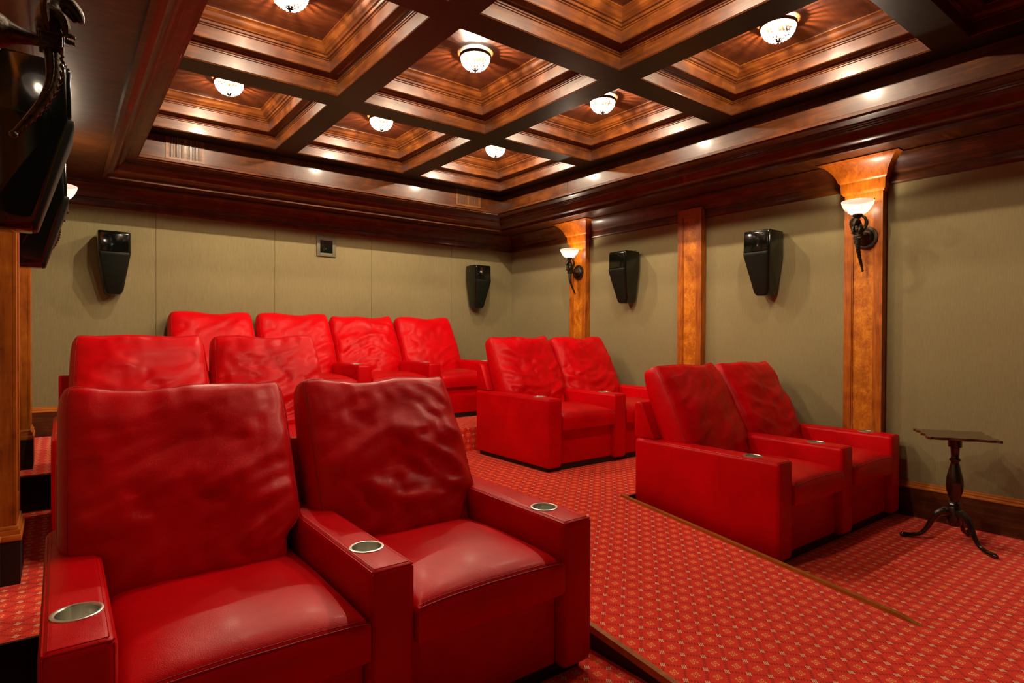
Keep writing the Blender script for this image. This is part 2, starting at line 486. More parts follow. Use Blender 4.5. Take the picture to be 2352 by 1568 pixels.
# pilasters
def pilaster(side, y0, y1, zf, capital, ztop=2.56):
    sgn = -1 if side == 'right' else 1
    xw = XR if side == 'right' else XL
    X = lambda a: xw + sgn * a
    def bb(bm, a0, a1, ya, yb_, za, zb_, **k):
        lo, hi = sorted((X(a0), X(a1))); box(bm, (lo, ya, za), (hi, yb_, zb_), **k)
    T = 0.08; s = 0.058
    bm = bm_new()
    bb(bm, 0, T - .014, y0, y1, zf, ztop)
    bb(bm, T - .014, T, y0, y0 + s, zf + .27, ztop, bev=.0015, seg=1); bb(bm, T - .014, T, y1 - s, y1, zf + .27, ztop, bev=.0015, seg=1)
    top = 2.50 if capital else ztop - .02
    bb(bm, T - .014, T, y0 + s, y1 - s, top - .06, ztop); bb(bm, T - .014, T, y0 + s, y1 - s, zf + .27, zf + .38)
    # small bead round the panel
    for ya, yb_, za, zb_ in ((y0 + s, y0 + s + .009, zf + .38, top - .06), (y1 - s - .009, y1 - s, zf + .38, top - .06), (y0 + s, y1 - s, zf + .38, zf + .389), (y0 + s, y1 - s, top - .069, top - .06)):
        bb(bm, T - .014, T - .005, ya, yb_, za, zb_)
    if capital:
        prof = [(0.0, 2.486), (0.010, 2.492), (0.012, 2.500), (0.020, 2.506), (0.022, 2.540), (0.024, 2.585), (0.034, 2.592), (0.040, 2.604), (0.044, 2.620), (0.055, 2.645), (0.071, 2.672), (0.091, 2.698), (0.116, 2.722), (0.144, 2.738), (0.156, 2.740), (0.156, 2.742), (0.142, 2.742), (0.142, 2.756)]
        RR = []
        for a, z in prof:
            xf = X(T + a)
            RR.append([bm.verts.new(p) for p in ((xw, y0 - a, z), (xf, y0 - a, z), (xf, y1 + a, z), (xw, y1 + a, z))])
        for A, B in zip(RR, RR[1:]):
            for i in range(3): bm.faces.new((A[i], A[i + 1], B[i + 1], B[i]))
        bm.faces.new(RR[-1]); bm.faces.new(RR[0][::-1])
    o = struct('trim_8', bm, M_PIL, 'tall cherry pilaster on the %s wall' % side)
    bm = bm_new(); bb(bm, T - .014, T - .0125, y0 + s, y1 - s, zf + .38, top - .06)
    q = finish('panel', bm, M_BURL, o)
    bm = bm_new()
    bb(bm, 0, T + .012, y0 - .012, y1 + .012, zf, zf + .20)
    finish('plinth', bm, M_PLINTH, o)
    bm = bm_new()
    bb(bm, 0, T + .018, y0 - .018, y1 + .018, zf + .20, zf + .228, bev=.005); bb(bm, 0, T + .012, y0 - .012, y1 + .012, zf + .228, zf + .25); bb(bm, 0, T + .006, y0 - .006, y1 + .006, zf + .25, zf + .268, bev=.004)
    finish('base_moulding', bm, M_TRIM, o)
    return o
P1, P2, P3 = (5.150, 5.432), (3.526, 3.808), (1.897, 2.180)
for side in ('right', 'left'):
    pilaster(side, *P1, Z2, True); pilaster(side, *P2, Z1, False, 2.64); pilaster(side, *P3, 0, True)

# ================================================================== THEATRE SEATING
SP, AW, AH, AL = 0.802, 0.154, 0.62, 1.09
SW = SP - AW      # gap between arms

def seam(bm, pts, r=0.0028, closed=False, n=5):
    tube(bm, [(*p, r) for p in pts], n=n, closed=closed)

def arm_mesh(cup=True):
    bm = bm_new()
    nx, ny, nz = 6, 26, 10
    h = AW / 2
    box(bm, (-h, 0.0, 0.035), (h, AL, AH))
    bmesh.ops.bevel(bm, geom=list(bm.edges), offset=0.027, segments=5, profile=0.5, affect='EDGES')
    me = bpy.data.meshes.new('arm_work'); bm.to_mesh(me); bm.free()
    o = bpy.data.objects.new('arm_work', me); COL.objects.link(o)
    bm = bm_new(); lathe(bm, [(0.052, 0.53), (0.052, 0.70)], 40, (0, 0.214, 0))
    cm = bpy.data.meshes.new('cut'); bmesh.ops.recalc_face_normals(bm, faces=bm.faces); bm.to_mesh(cm); bm.free()
    c = bpy.data.objects.new('cut', cm); COL.objects.link(c)
    md = o.modifiers.new('b', 'BOOLEAN'); md.operation = 'DIFFERENCE'; md.object = c; md.solver = 'EXACT'
    bpy.context.view_layer.update()
    dg = bpy.context.evaluated_depsgraph_get()
    out = bpy.data.meshes.new_from_object(o.evaluated_get(dg))
    bpy.data.objects.remove(o); bpy.data.objects.remove(c)
    bm = bm_new(); bm.from_mesh(out)
    # welts: around the top panel and down the front corners, doubled
    e, g = h - 0.006, 0.0045
    zt = AH - 0.0055
    for s_ in (-1, 1):
        seam(bm, [(s_ * (h - .0079), y, AH - 0.0079) for y in [0.012 + k * 0.05 for k in range(21)]], 0.0022)
        seam(bm, [(s_ * (h - .018), y, AH - 0.0016) for y in [0.02 + k * 0.05 for k in range(21)]], 0.0011)
        seam(bm, [(s_ * (h - .0079), 0.0079, z) for z in (0.07, 0.2, 0.4, AH - .015)], 0.0019)
        for ys in (0.40, 0.76):
            seam(bm, [(s_ * (h - .0002), ys, 0.42), (s_ * (h - .0001), ys, 0.5), (s_ * (h - .0001), ys, AH - .03)], 0.0012)
    seam(bm, [(x, 0.0079, AH - .0079) for x in (-h + .010, 0, h - .010)], 0.0022)
    seam(bm, [(x, 0.018, AH - .0016) for x in (-h + .018, 0, h - .018)], 0.0011)
    # soft rise of padding around the cup
    return bm

def cup_mesh():
    bm = bm_new()
    lathe(bm, [(0.0, 0.548), (0.040, 0.548), (0.046, 0.553), (0.0475, 0.60), (0.048, 0.6205), (0.050, 0.6232), (0.054, 0.6240), (0.0585, 0.6225), (0.0590, 0.6195), (0.0515, 0.6195), (0.0515, 0.545), (0.0, 0.545)], 48, (0, 0.214, 0), cap=False)
    return bm

def cushion_fn(seed, wr, amp=1.0, taper=0.018):
    rnd = random.Random(seed)
    ox, oz = rnd.uniform(-50, 50), rnd.uniform(-50, 50)
    k1, k2 = rnd.uniform(.8, 1.2), rnd.uniform(-1, 1)
    HW, HH = 0.385, 0.404
    def half_w(t):  # t in -1..1 bottom..top
        z = (t + 1) * HH
        s = min(1, max(0, (z - 0.125) / 0.07)); s = s * s * (3 - 2 * s)
        return 0.320 + (HW - 0.320) * s - taper * max(0, t + .15) ** 1.5
    def f(a, b, c):
        """a,b,c in -1..1: across, up, front(+1)/back(-1) -> pillow plane coords (x, up, out)"""
        # rounded corners
        cor = (abs(a) ** 10) * (abs(b) ** 10)
        x = a * (half_w(b) * (1 - 0.045 * cor) + 0.020 * (1 - c * c) * (1 if b > -.6 else 0.2))
        u = (b + 1) * HH * (1 - 0.03 * cor)
        top = max(0.0, b)
        u += 0.010 * math.sin(a * 5 * k1 + k2 * 3) * top ** 4 - 0.020 * (1 - a * a) * top ** 6 * k1
        if b > 0: u += 0.016 * abs(a) ** 5 * top ** 6
        edge = (1 - abs(a) ** 3.2) * (1 - abs(b) ** 4.5)
        # thickness: gusseted rim plus belly that sags low
        rim = 0.060 + 0.022 * (1 - max(0, b)) 
        belly = 0.072 * max(0, edge) ** 0.55 * (1.0 - 0.12 * b)
        w = (rim + belly) * c
        if c > 0.5:
            P = Vector((x * 3.2 + ox, 0, u * 5.5 + oz))
            n1 = noise.noise(P)
            P2 = Vector((x * 4.5 + 0.8 * n1 + ox, 3, u * 13 + 2.2 * math.sin(x * 4 + seed) + oz))
            n2 = noise.noise(P2)
            low = 0.45 + 0.75 * max(0.0, min(1.0, 0.9 - b))
            rid = max(0.0, 1 - abs(n2) * 5.0) ** 2
            P3 = Vector((x * 16 + ox, 7, u * 9 + oz)); n3 = noise.noise(P3)
            gather = 0.003 * max(0, b) ** 3 * math.sin(a * 22 + n1 * 5) * (1 - abs(a) ** 6)
            sd = 0.003 * abs(a) ** 4 * math.sin(u * 40 + n3 * 4)
            w += amp * (0.017 * n1 + 0.011 * n2 * low - 0.013 * rid * low * wr + 0.004 * n3 + gather + sd) * min(1, max(0, edge) * 3 + .15)
        return Vector((x, u, w))
    return f

UPV = Vector((0, 0.437, 0.8994)); NRM = Vector((0, -0.8994, 0.437))
BASE = Vector((0, 0.712, 0.400))   # bottom centre of the back pillow (seat-local)
def pillow_mesh(seed, wr=1.0, amp=1.0, taper=0.018):
    f = cushion_fn(seed, wr, amp, taper)
    bm = bm_new(); N, K = 44, 4
    def place(a, b, c):
        q = f(a, b, c); return BASE + Vector((q.x, 0, 0)) + UPV * q.y + NRM * q.z
    cache = {}
    def vert(i, j, k):
        key = (i, j, k)
        if key not in cache:
            cache[key] = bm.verts.new(place(-1 + 2 * i / N, -1 + 2 * j / N, -1 + 2 * k / K))
        return cache[key]
    for i in range(N):
        for j in range(N):
            bm.faces.new((vert(i, j, K), vert(i + 1, j, K), vert(i + 1, j + 1, K), vert(i, j + 1, K)))
            bm.faces.new((vert(i, j, 0), vert(i, j + 1, 0), vert(i + 1, j + 1, 0), vert(i + 1, j, 0)))
    for i in range(N):
        for k in range(K):
            bm.faces.new((vert(i, 0, k), vert(i + 1, 0, k), vert(i + 1, 0, k + 1), vert(i, 0, k + 1)))
            bm.faces.new((vert(i, N, k), vert(i, N, k + 1), vert(i + 1, N, k + 1), vert(i + 1, N, k)))
            bm.faces.new((vert(0, i, k), vert(0, i, k + 1), vert(0, i + 1, k + 1), vert(0, i + 1, k)))
            bm.faces.new((vert(N, i, k), vert(N, i + 1, k), vert(N, i + 1, k + 1), vert(N, i, k + 1)))
    bmesh.ops.smooth_vert(bm, verts=bm.verts, factor=0.5, use_axis_x=True, use_axis_y=True, use_axis_z=True)
    bmesh.ops.smooth_vert(bm, verts=bm.verts, factor=0.5, use_axis_x=True, use_axis_y=True, use_axis_z=True)
    # piping where the front panel meets the gusset
    path = []
    E_ = 0.985
    for k in range(30): path.append((-E_, -E_ + 2 * E_ * k / 29))
    for k in range(1, 30): path.append((-E_ + 2 * E_ * k / 29, E_))
    for k in range(1, 30): path.append((E_, E_ - 2 * E_ * k / 29))
    bm.normal_update()
    pb = bm_new()
    from mathutils.bvhtree import BVHTree
    bvh = BVHTree.FromBMesh(bm)
    pts = []
    for a, b in path:
        q = place(a, b, 1.0)
        hit = bvh.find_nearest(q)
        pts.append(hit[0] if hit[0] else q)
    tube(pb, [(*p, 0.0022) for p in pts], n=6)
    return bm, pb

def seat_mesh():
    bm = bm_new(); NX, NY = 26, 26
    hw = SW / 2 - 0.002; y0, y1, z0 = -0.014, 0.86, 0.345
    def top(a, b):   # a across -1..1, b front..back 0..1
        e = (1 - abs(a) ** 6) * (1 - (1 - b) ** 9)
        z = 0.470 + 0.030 * max(0, e) ** 0.5 + 0.034 * max(0, 1 - a * a) ** .8 * math.sin(PI * min(1, b * 1.25 + .08)) ** 0.8
        z += 0.003 * noise.noise(Vector((a * 2.5, b * 3, 1)))
        return z
    V_ = {}
    def v(i, j, lev):
        k = (i, j, lev)
        if k not in V_:
            a, b = -1 + 2 * i / NX, j / NY
            x = a * hw; y = y0 + (y1 - y0) * b
            fb = 0.012 * (1 - a ** 4)
            if lev == 4: z = top(a, b)
            else:
                z = z0 + (top(a, b) - z0) * lev / 4
            if j == 0: y -= fb * math.sin(PI * (lev + .3) / 4.6)
            V_[k] = bm.verts.new((x, y, z))
        return V_[k]
    for i in range(NX):
        for j in range(NY):
            bm.faces.new((v(i, j, 4), v(i + 1, j, 4), v(i + 1, j + 1, 4), v(i, j + 1, 4)))
            bm.faces.new((v(i, j, 0), v(i, j + 1, 0), v(i + 1, j + 1, 0), v(i + 1, j, 0)))
    for l in range(4):
        for i in range(NX):
            bm.faces.new((v(i, 0, l), v(i + 1, 0, l), v(i + 1, 0, l + 1), v(i, 0, l + 1)))
            bm.faces.new((v(i, NY, l), v(i, NY, l + 1), v(i + 1, NY, l + 1), v(i + 1, NY, l)))
        for j in range(NY):
            bm.faces.new((v(0, j, l), v(0, j, l + 1), v(0, j + 1, l + 1), v(0, j + 1, l)))
            bm.faces.new((v(NX, j, l), v(NX, j + 1, l), v(NX, j + 1, l + 1), v(NX, j, l + 1)))
    bmesh.ops.smooth_vert(bm, verts=bm.verts, factor=0.5, use_axis_x=True, use_axis_y=True, use_axis_z=True)
    bm.normal_update()
    from mathutils.bvhtree import BVHTree
    bvh = BVHTree.FromBMesh(bm)
    pb = bm_new()
    for dz, dy, r in ((0, 0, 0.0020), (0.006, 0.012, 0.0012)):
        pts = []
        for k in range(27):
            a = -0.97 + 1.94 * k / 26
            q = Vector((a * hw, y0 + dy + 0.002, top(a, 0) + dz))
            pts.append(bvh.find_nearest(q)[0])
        tube(pb, [(*p, r) for p in pts], n=6)
    return bm, pb

arm_me = finish('arm_template', arm_mesh(), M_LEATHER).data
cup_me = finish('cup_template', cup_mesh(), M_STEEL).data
seat_bm, seat_pb = seat_mesh()
seat_me = finish('seat_template', seat_bm, M_LEATHER, angle=60).data
seatp_me = finish('seatp_template', seat_pb, M_SEAM).data
pill = []
for sd, wr, am, tp in ((3, 1.4, 1.2, 0.0), (11, 1.3, 1.2, .010), (27, 1.6, 1.4, .020), (41, 1.0, 1.0, .018), (58, 1.6, 1.5, .018), (77, 1.2, 1.1, .018), (91, 1.0, 0.9, .014), (105, 1.5, 1.3, .014)):
    a, b_ = pillow_mesh(sd, wr, am, tp)
    pill.append((finish('pillow_template', a, M_LEATHER, angle=80).data, finish('pp_template', b_, M_SEAM).data))
# footrest panel, plinth, back shell
bm = bm_new(); box(bm, (-SW / 2 + .004, 0.045, 0.050), (SW / 2 - .004, 0.10, 0.352), bev=.010, seg=3)
foot_me = finish('foot_template', bm, M_LEATHER).data
shell_mes = []
for xl, xr in ((-SP / 2 - .047, SP / 2 - .002), (-SP / 2 + .002, SP / 2 - .002), (-SP / 2 + .002, SP / 2 + .047)):
    bm = bm_new()
    prism(bm, [(0.932, 0.622), (1.118, 0.622), (1.118, 0.862), (1.098, 0.878), (1.062, 0.880), (1.046, 0.862)], 'X', xl, xr, bev=.012, seg=3)
    prism(bm, [(0.80, 0.10), (1.112, 0.10), (1.112, 0.64), (0.945, 0.64), (0.80, 0.36)], 'X', -SW / 2 + .003, SW / 2 - .003, bev=.006, seg=2)
    shell_mes.append(finish('shell_template', bm, M_LEATHER).data)
bm = bm_new(); box(bm, (-SW / 2, 0.10, 0.05), (SW / 2, 0.82, 0.345))
frame_me = finish('frame_template', bm, M_PLINTH).data
for nm in ('arm_template', 'cup_template', 'seat_template', 'seatp_template', 'foot_template', 'frame_template'):
    bpy.data.objects.remove(bpy.data.objects[nm])
for o in [o for o in bpy.data.objects if o.name.startswith(('pillow_template', 'pp_template', 'shell_template'))]: bpy.data.objects.remove(o)

def child(name, me, parent, loc=(0, 0, 0)):
    o = bpy.data.objects.new(name, me); COL.objects.link(o); o.parent = parent; o.location = loc; return o

def sofa(name, n, x, y, z, label, pillows, yaw, cups=None):
    root = empty(name, (x, y, z), 0, label, 'theater seats', 'red leather theater seats')
    w = n * SP
    for i in range(n + 1):
        a = child('armrest', arm_me, root, (-w / 2 + i * SP, 0, 0))
        c = child('cup_holder', cup_me, a); c['label'] = 'brushed steel cup holder'
    for i in range(n):
        cx = -w / 2 + (i + .5) * SP
        s = child('seat_cushion', seat_me, root, (cx, 0, 0)); child('piping', seatp_me, s)
        pm, pp = pill[pillows[i]]
        p = child('back_cushion', pm, root, (cx + yaw[i][0], yaw[i][1], yaw[i][2])); child('piping', pp, p)
        p.rotation_euler = (0, yaw[i][3] if len(yaw[i]) > 3 else 0, 0)
        child('footrest', foot_me, root, (cx, 0, 0)); child('backrest', shell_mes[0 if i == 0 else 2 if i == n - 1 else 1], root, (cx, 0, 0))
        child('seat_frame', frame_me, root, (cx, 0, 0))
    bm = bm_new(); box(bm, (-w / 2 - .05, 0.05, 0.0), (w / 2 + .05, AL - .04, 0.052))
    finish('plinth', bm, M_PLINTH, root)
    return root

sofa('theater_loveseat', 2, 0.838, 1.699, 0, 'pair of red leather theater seats left of the ramp, the nearest and largest in view', (0, 1), ((-.042, 0, .004), (0, 0, -.004)))
sofa('theater_loveseat', 2, 4.178, 1.762, 0, 'pair of red leather theater seats right of the ramp, beside the small tripod table', (3, 5), ((0, 0, 0), (0, 0, 0)))
sofa('theater_loveseat', 2, 4.110, 3.712, Z1, 'pair of red leather theater seats on the middle platform against the right wall', (4, 2), ((0, 0, 0), (0, 0, 0)))
sofa('theater_loveseat', 2, 0.845, 3.712, Z1, 'pair of red leather theater seats on the middle platform, directly behind the nearest pair', (5, 2), ((0, 0, 0), (0, 0, 0)))
sofa('theater_seat_row', 4, 2.428, 5.585, Z2, 'row of four joined red leather theater seats along the back wall', (6, 6, 7, 6), ((0, 0, 0), (.008, 0, .006), (0, 0, -.006), (.006, 0, 0)))

# ================================================================== CHANDELIERS
def chandelier():
    root = empty('ceiling_light', (0, 0, 0))
    bm = bm_new()
    lathe(bm, [(0.0, 3.4515), (0.070, 3.4515), (0.070, 3.446), (0.030, 3.444), (0.0, 3.444)], 32, cap=False)
    lathe(bm, [(0.112, 3.440), (0.116, 3.436), (0.116, 3.420), (0.111, 3.416), (0.107, 3.420), (0.107, 3.438), (0.112, 3.440)], 48, cap=False)
    for k in range(6):
        t = k * PI / 3
        tube(bm, [(0.06 * math.cos(t), 0.06 * math.sin(t), 3.446, .003), (0.109 * math.cos(t), 0.109 * math.sin(t), 3.434, .003)], n=5)
    for k in range(40):
        t = 2 * PI * k / 40
        c = Vector((0.118 * math.cos(t), 0.118 * math.sin(t), 3.428))
        bmesh.ops.create_icosphere(bm, subdivisions=1, radius=0.0032, matrix=Matrix.Translation(c))
    finish('ring', bm, M_BRONZE, root)
    bm = bm_new()
    rnd = random.Random(5)
    rows = 7
    for r_ in range(rows):
        ph = (r_ + .6) / rows * (PI / 2 * 0.93)
        rad = 0.103 * math.cos(ph) + .001; z = 3.414 - 0.086 * math.sin(ph)
        cnt = max(7, int(2 * PI * rad / 0.0235))
        for k in range(cnt):
            t = 2 * PI * (k + .5 * (r_ % 2)) / cnt + rnd.uniform(-.02, .02)
            c = Vector((rad * math.cos(t), rad * math.sin(t), z + rnd.uniform(-.001, .001)))
            s = rnd.uniform(.0062, .0086)
            bmesh.ops.create_icosphere(bm, subdivisions=1, radius=s, matrix=Matrix.Translation(c) @ Matrix.Rotation(rnd.uniform(0, 3), 4, 'Z') @ Matrix.Diagonal((1, .8, 1.25, 1)))
    for k in range(26):     # upright prisms below the ring
        t = 2 * PI * k / 26
        c = Vector((0.106 * math.cos(t), 0.106 * math.sin(t), 3.411))
        bmesh.ops.create_icosphere(bm, subdivisions=1, radius=.0066, matrix=Matrix.Translation(c) @ Matrix.Diagonal((.6, .6, 2.0, 1)))
    finish('crystal_basket', bm, M_CRYSTAL, root, smooth=False)
    bm = bm_new(); lathe(bm, [(0.0, 3.340), (0.026, 3.338), (0.028, 3.330), (0.018, 3.323), (0.006, 3.316), (0.008, 3.310), (0.0, 3.304)], 16, cap=False)
    finish('finial', bm, M_BRONZE, root)
    for s_ in (-1, 1):
        bm = bm_new()
        bmesh.ops.create_uvsphere(bm, u_segments=12, v_segments=8, radius=0.018, matrix=Matrix.Translation((s_ * 0.040, 0, 3.388)))
        finish('bulb', bm, M_BULB, root)
    ld = bpy.data.lights.new('ceiling_lamp', 'POINT'); ld.energy = CHAND_W; ld.color = WARM; ld.shadow_soft_size = 0.014
    l = bpy.data.objects.new('ceiling_lamp', ld); COL.objects.link(l); l.parent = root; l.location = (0, 0, 3.372)
    return root
ch = chandelier()
CL = {(0, 0): 'crystal basket ceiling light in the far left coffer, above the wall vent', (1, 0): 'crystal basket ceiling light in the middle coffer along the back wall',
      (2, 0): 'small crystal basket ceiling light in the far right corner coffer', (0, 1): 'crystal basket ceiling light cut by the top edge, in the left column of coffers',
      (1, 1): 'crystal basket ceiling light in the centre coffer, with the star of glints above it', (2, 1): 'crystal basket ceiling light in the second coffer from the back along the right wall',
      (2, 2): 'largest crystal basket ceiling light, in the third coffer along the right wall'}
first = True
for j, (y0, y1) in enumerate(CY[:3]):
    for i, (x0, x1) in enumerate(CX):
        o = ch if first else copy_tree(ch)
        first = False
        o.location = ((x0 + x1) / 2, (y0 + y1) / 2, 0)
        lb = CL.get((i, j)) or 'crystal basket ceiling light in the third coffer from the back wall, %s column' % ('left', 'middle', 'right')[i]
        tag(o, lb, 'ceiling light', 'crystal basket lights in the coffers')

# ================================================================== SCONCES (local: +x out of wall, z relative to backplate centre)
def sconce():
    root = empty('wall_sconce', (0, 0, 0))
    RY = Matrix.Rotation(PI / 2, 3, 'Y')
    bm = bm_new()
    lathe(bm, [(0.0, 0.0), (0.086, 0.0), (0.090, 0.004), (0.088, 0.010), (0.074, 0.014), (0.066, 0.013), (0.062, 0.018), (0.058, 0.026), (0.046, 0.034), (0.0, 0.040)], 48, M=RY, cap=False)
    for k in range(44):
        t = 2 * PI * k / 44
        tube(bm, [(0.010, 0.070 * math.cos(t), 0.070 * math.sin(t), .0026), (0.008, 0.088 * math.cos(t), 0.088 * math.sin(t), .0030)], n=4)
    finish('back_plate', bm, M_BRONZE, root)
    bm = bm_new()
    lathe(bm, [(0.046, 0.030), (0.040, 0.042), (0.030, 0.056), (0.022, 0.075), (0.017, 0.098), (0.016, 0.118), (0.019, 0.125)], 20, M=RY)
    finish('arm', bm, M_BRONZE, root)
    sx = 0.140
    bm = bm_new()
    box(bm, (sx - .024, -.026, -.016), (sx + .024, .026, .020), bev=.004)
    box(bm, (sx - .028, -.030, .014), (sx + .028, .030, .022), bev=.003); box(bm, (sx - .027, -.029, -.022), (sx + .027, .029, -.014), bev=.003)
    box(bm, (sx + .0235, -.018, -.009), (sx + .027, .018, .010), bev=.001)
    finish('collar', bm, M_BRONZE, root)
    # horn: curls down and back to the wall
    bm = bm_new()
    path = smooth_path([(sx, 0, -.015, .020), (sx + .004, 0, -.05, .0185), (sx + .002, 0.002, -.10, .016), (sx - .014, 0.004, -.15, .013), (sx - .040, .005, -.20, .011), (sx - .066, .004, -.24, .008), (sx - .080, .002, -.262, .0065)], 8)
    tube(bm, path, n=12)
    for i in range(4, len(path) - 3, 3):
        x, y, z, r = path[i]
        tube(bm, [(x + .8 * r, y - r * .6, z + .006, .004), (x + r * 1.15, y, z, .004), (x + .8 * r, y + r * .6, z - .004, .004)], n=5)
    for s_ in (-1, 1):
        tube(bm, [(x, y + s_ * r * .92, z, .003) for x, y, z, r in path[2:22]], n=4)
    bmesh.ops.create_icosphere(bm, subdivisions=2, radius=.010, matrix=Matrix.Translation(path[-1][:3]))
    finish('horn', bm, M_BRONZE, root)
    # winged beast above the collar, facing out
    bm = bm_new()
    tube(bm, smooth_path([(sx - .006, 0, .02, .028), (sx - .004, 0, .050, .034), (sx - .002, 0, .078, .030), (sx + .006, 0, .104, .024), (sx + .022, 0, .120, .021), (sx + .038, 0, .116, .020), (sx + .053, 0, .102, .016), (sx + .062, 0, .086, .012), (sx + .066, 0, .074, .006)], 6), n=14)
    tube(bm, smooth_path([(sx + .034, 0, .100, .012), (sx + .046, 0, .084, .009), (sx + .052, 0, .072, .004)], 4), n=8)    # lower jaw
    for s_ in (-1, 1):
        tube(bm, [(sx + .022, s_ * .014, .134, .007), (sx + .008, s_ * .024, .152, .002)], n=6)    # ears
        bmesh.ops.create_icosphere(bm, subdivisions=1, radius=.004, matrix=Matrix.Translation((sx + .046, s_ * .016, .118)))
        tube(bm, smooth_path([(sx, s_ * .018, .080, .016), (sx + .022, s_ * .026, .064, .013), (sx + .030, s_ * .026, .042, .011), (sx + .032, s_ * .022, .026, .008), (sx + .044, s_ * .022, .022, .007)], 5), n=8)   # forelegs
        for c in (-.006, 0, .006): tube(bm, [(sx + .040, s_ * .022 + c, .024, .0035), (sx + .052, s_ * .022 + c * 1.3, .019, .002)], n=5)
    for k in range(7):     # mane
        z = .04 + .011 * k
        for s_ in (-1, 1): tube(bm, [(sx + .008 - .002 * k, s_ * .012, z, .005), (sx + .022 - .002 * k, s_ * .018, z - .014, .0015)], n=5)
    finish('winged_beast', bm, M_BRONZE, root)
    for s_ in (-1, 1):
        bm = bm_new()
        path = smooth_path([(sx - .006, s_ * .020, .028, .012), (sx - .014, s_ * .046, .070, .014), (sx - .010, s_ * .056, .102, .013), (sx - .002, s_ * .048, .134, .010), (sx + .002, s_ * .028, .150, .007), (sx + .002, s_ * .016, .144, .004)], 6)
        tube(bm, path, n=8, flat=.7)
        for i in range(2, len(path) - 6, 3):
            x, y, z, r = path[i]
            tube(bm, [(x, y + s_ * r * .3, z, .006), (x, y + s_ * (r + .005), z + .007, .0015)], n=5)
        finish('wing', bm, M_BRONZE, root)
    bx = 0.150
    bm = bm_new()
    lathe(bm, [(0.0, .118), (0.014, .120), (0.016, .130), (0.022, .142), (0.032, .152), (0.036, .164), (0.034, .170), (0.0, .170)], 24, (bx, 0, 0), cap=False)
    finish('socket', bm, M_BRONZE, root)
    bm = bm_new()
    outer = [(0.030, .160), (0.042, .166), (0.064, .179), (0.084, .198), (0.099, .222), (0.109, .246), (0.113, .264), (0.1125, .268)]
    inner = [(r - .004, z + (.003 if r < .1 else 0)) for r, z in outer[::-1]]
    lathe(bm, outer + inner, 48, (bx, 0, 0), cap=False)
    sh = finish('glass_bowl', bm, M_BOWL, root, angle=80)
    bm = bm_new()    # cut leaf sprays on the bowl
    for s in (0.6, 2.2, 3.9, 5.3):
        for k in (-2, -1, 0, 1, 2):
            pts = []
            for q in range(6):
                f = q / 5; r = 0.066 + f * (0.036 - abs(k) * .005); z = .1805 + (r - .066) * 1.12 + max(0, r - .085) * 1.2
                t = s + k * 0.13 * (0.4 + f)
                pts.append((bx + (r + .002) * math.cos(t), (r + .002) * math.sin(t), z, .0016 * (1 - abs(f - .5)) + .0004))
            tube(bm, pts, n=4)
    finish('leaf_cut', bm, M_CUT, sh)
    bm = bm_new(); bmesh.ops.create_uvsphere(bm, u_segments=14, v_segments=10, radius=0.022, matrix=Matrix.Translation((bx, 0, .215)))
    finish('bulb', bm, M_BULB, root)
    ld = bpy.data.lights.new('sconce_lamp', 'POINT'); ld.energy = SCONCE_W; ld.color = WARM; ld.shadow_soft_size = 0.03
    l = bpy.data.objects.new('sconce_lamp', ld); COL.objects.link(l); l.parent = root; l.location = (bx, 0, .228)
    return root
sc = sconce()
yc1, yc3 = sum(P1) / 2, sum(P3) / 2
G = 'torch sconces on the pilasters'
for i, (x, y, rz, lb) in enumerate((
    (XR - .08, yc3 - .02, PI, 'bronze winged torch sconce with lit glass bowl, on the near right pilaster'),
    (XR - .08, yc1 - .02, PI, 'bronze winged torch sconce with lit glass bowl on the far pilaster near the room corner'),
    (XL + .08, yc3, 0, 'dark bronze winged torch sconce cut off at the upper left corner, nearest the camera'),
    (XL + .08, yc1, 0, 'white glass bowl sconce mostly hidden behind the black speakers on the left wall'))):
    o = sc if i == 0 else copy_tree(sc)
    o.location = (x, y, 2.135); o.rotation_euler = (0, 0, rz); tag(o, lb, 'sconce', G)

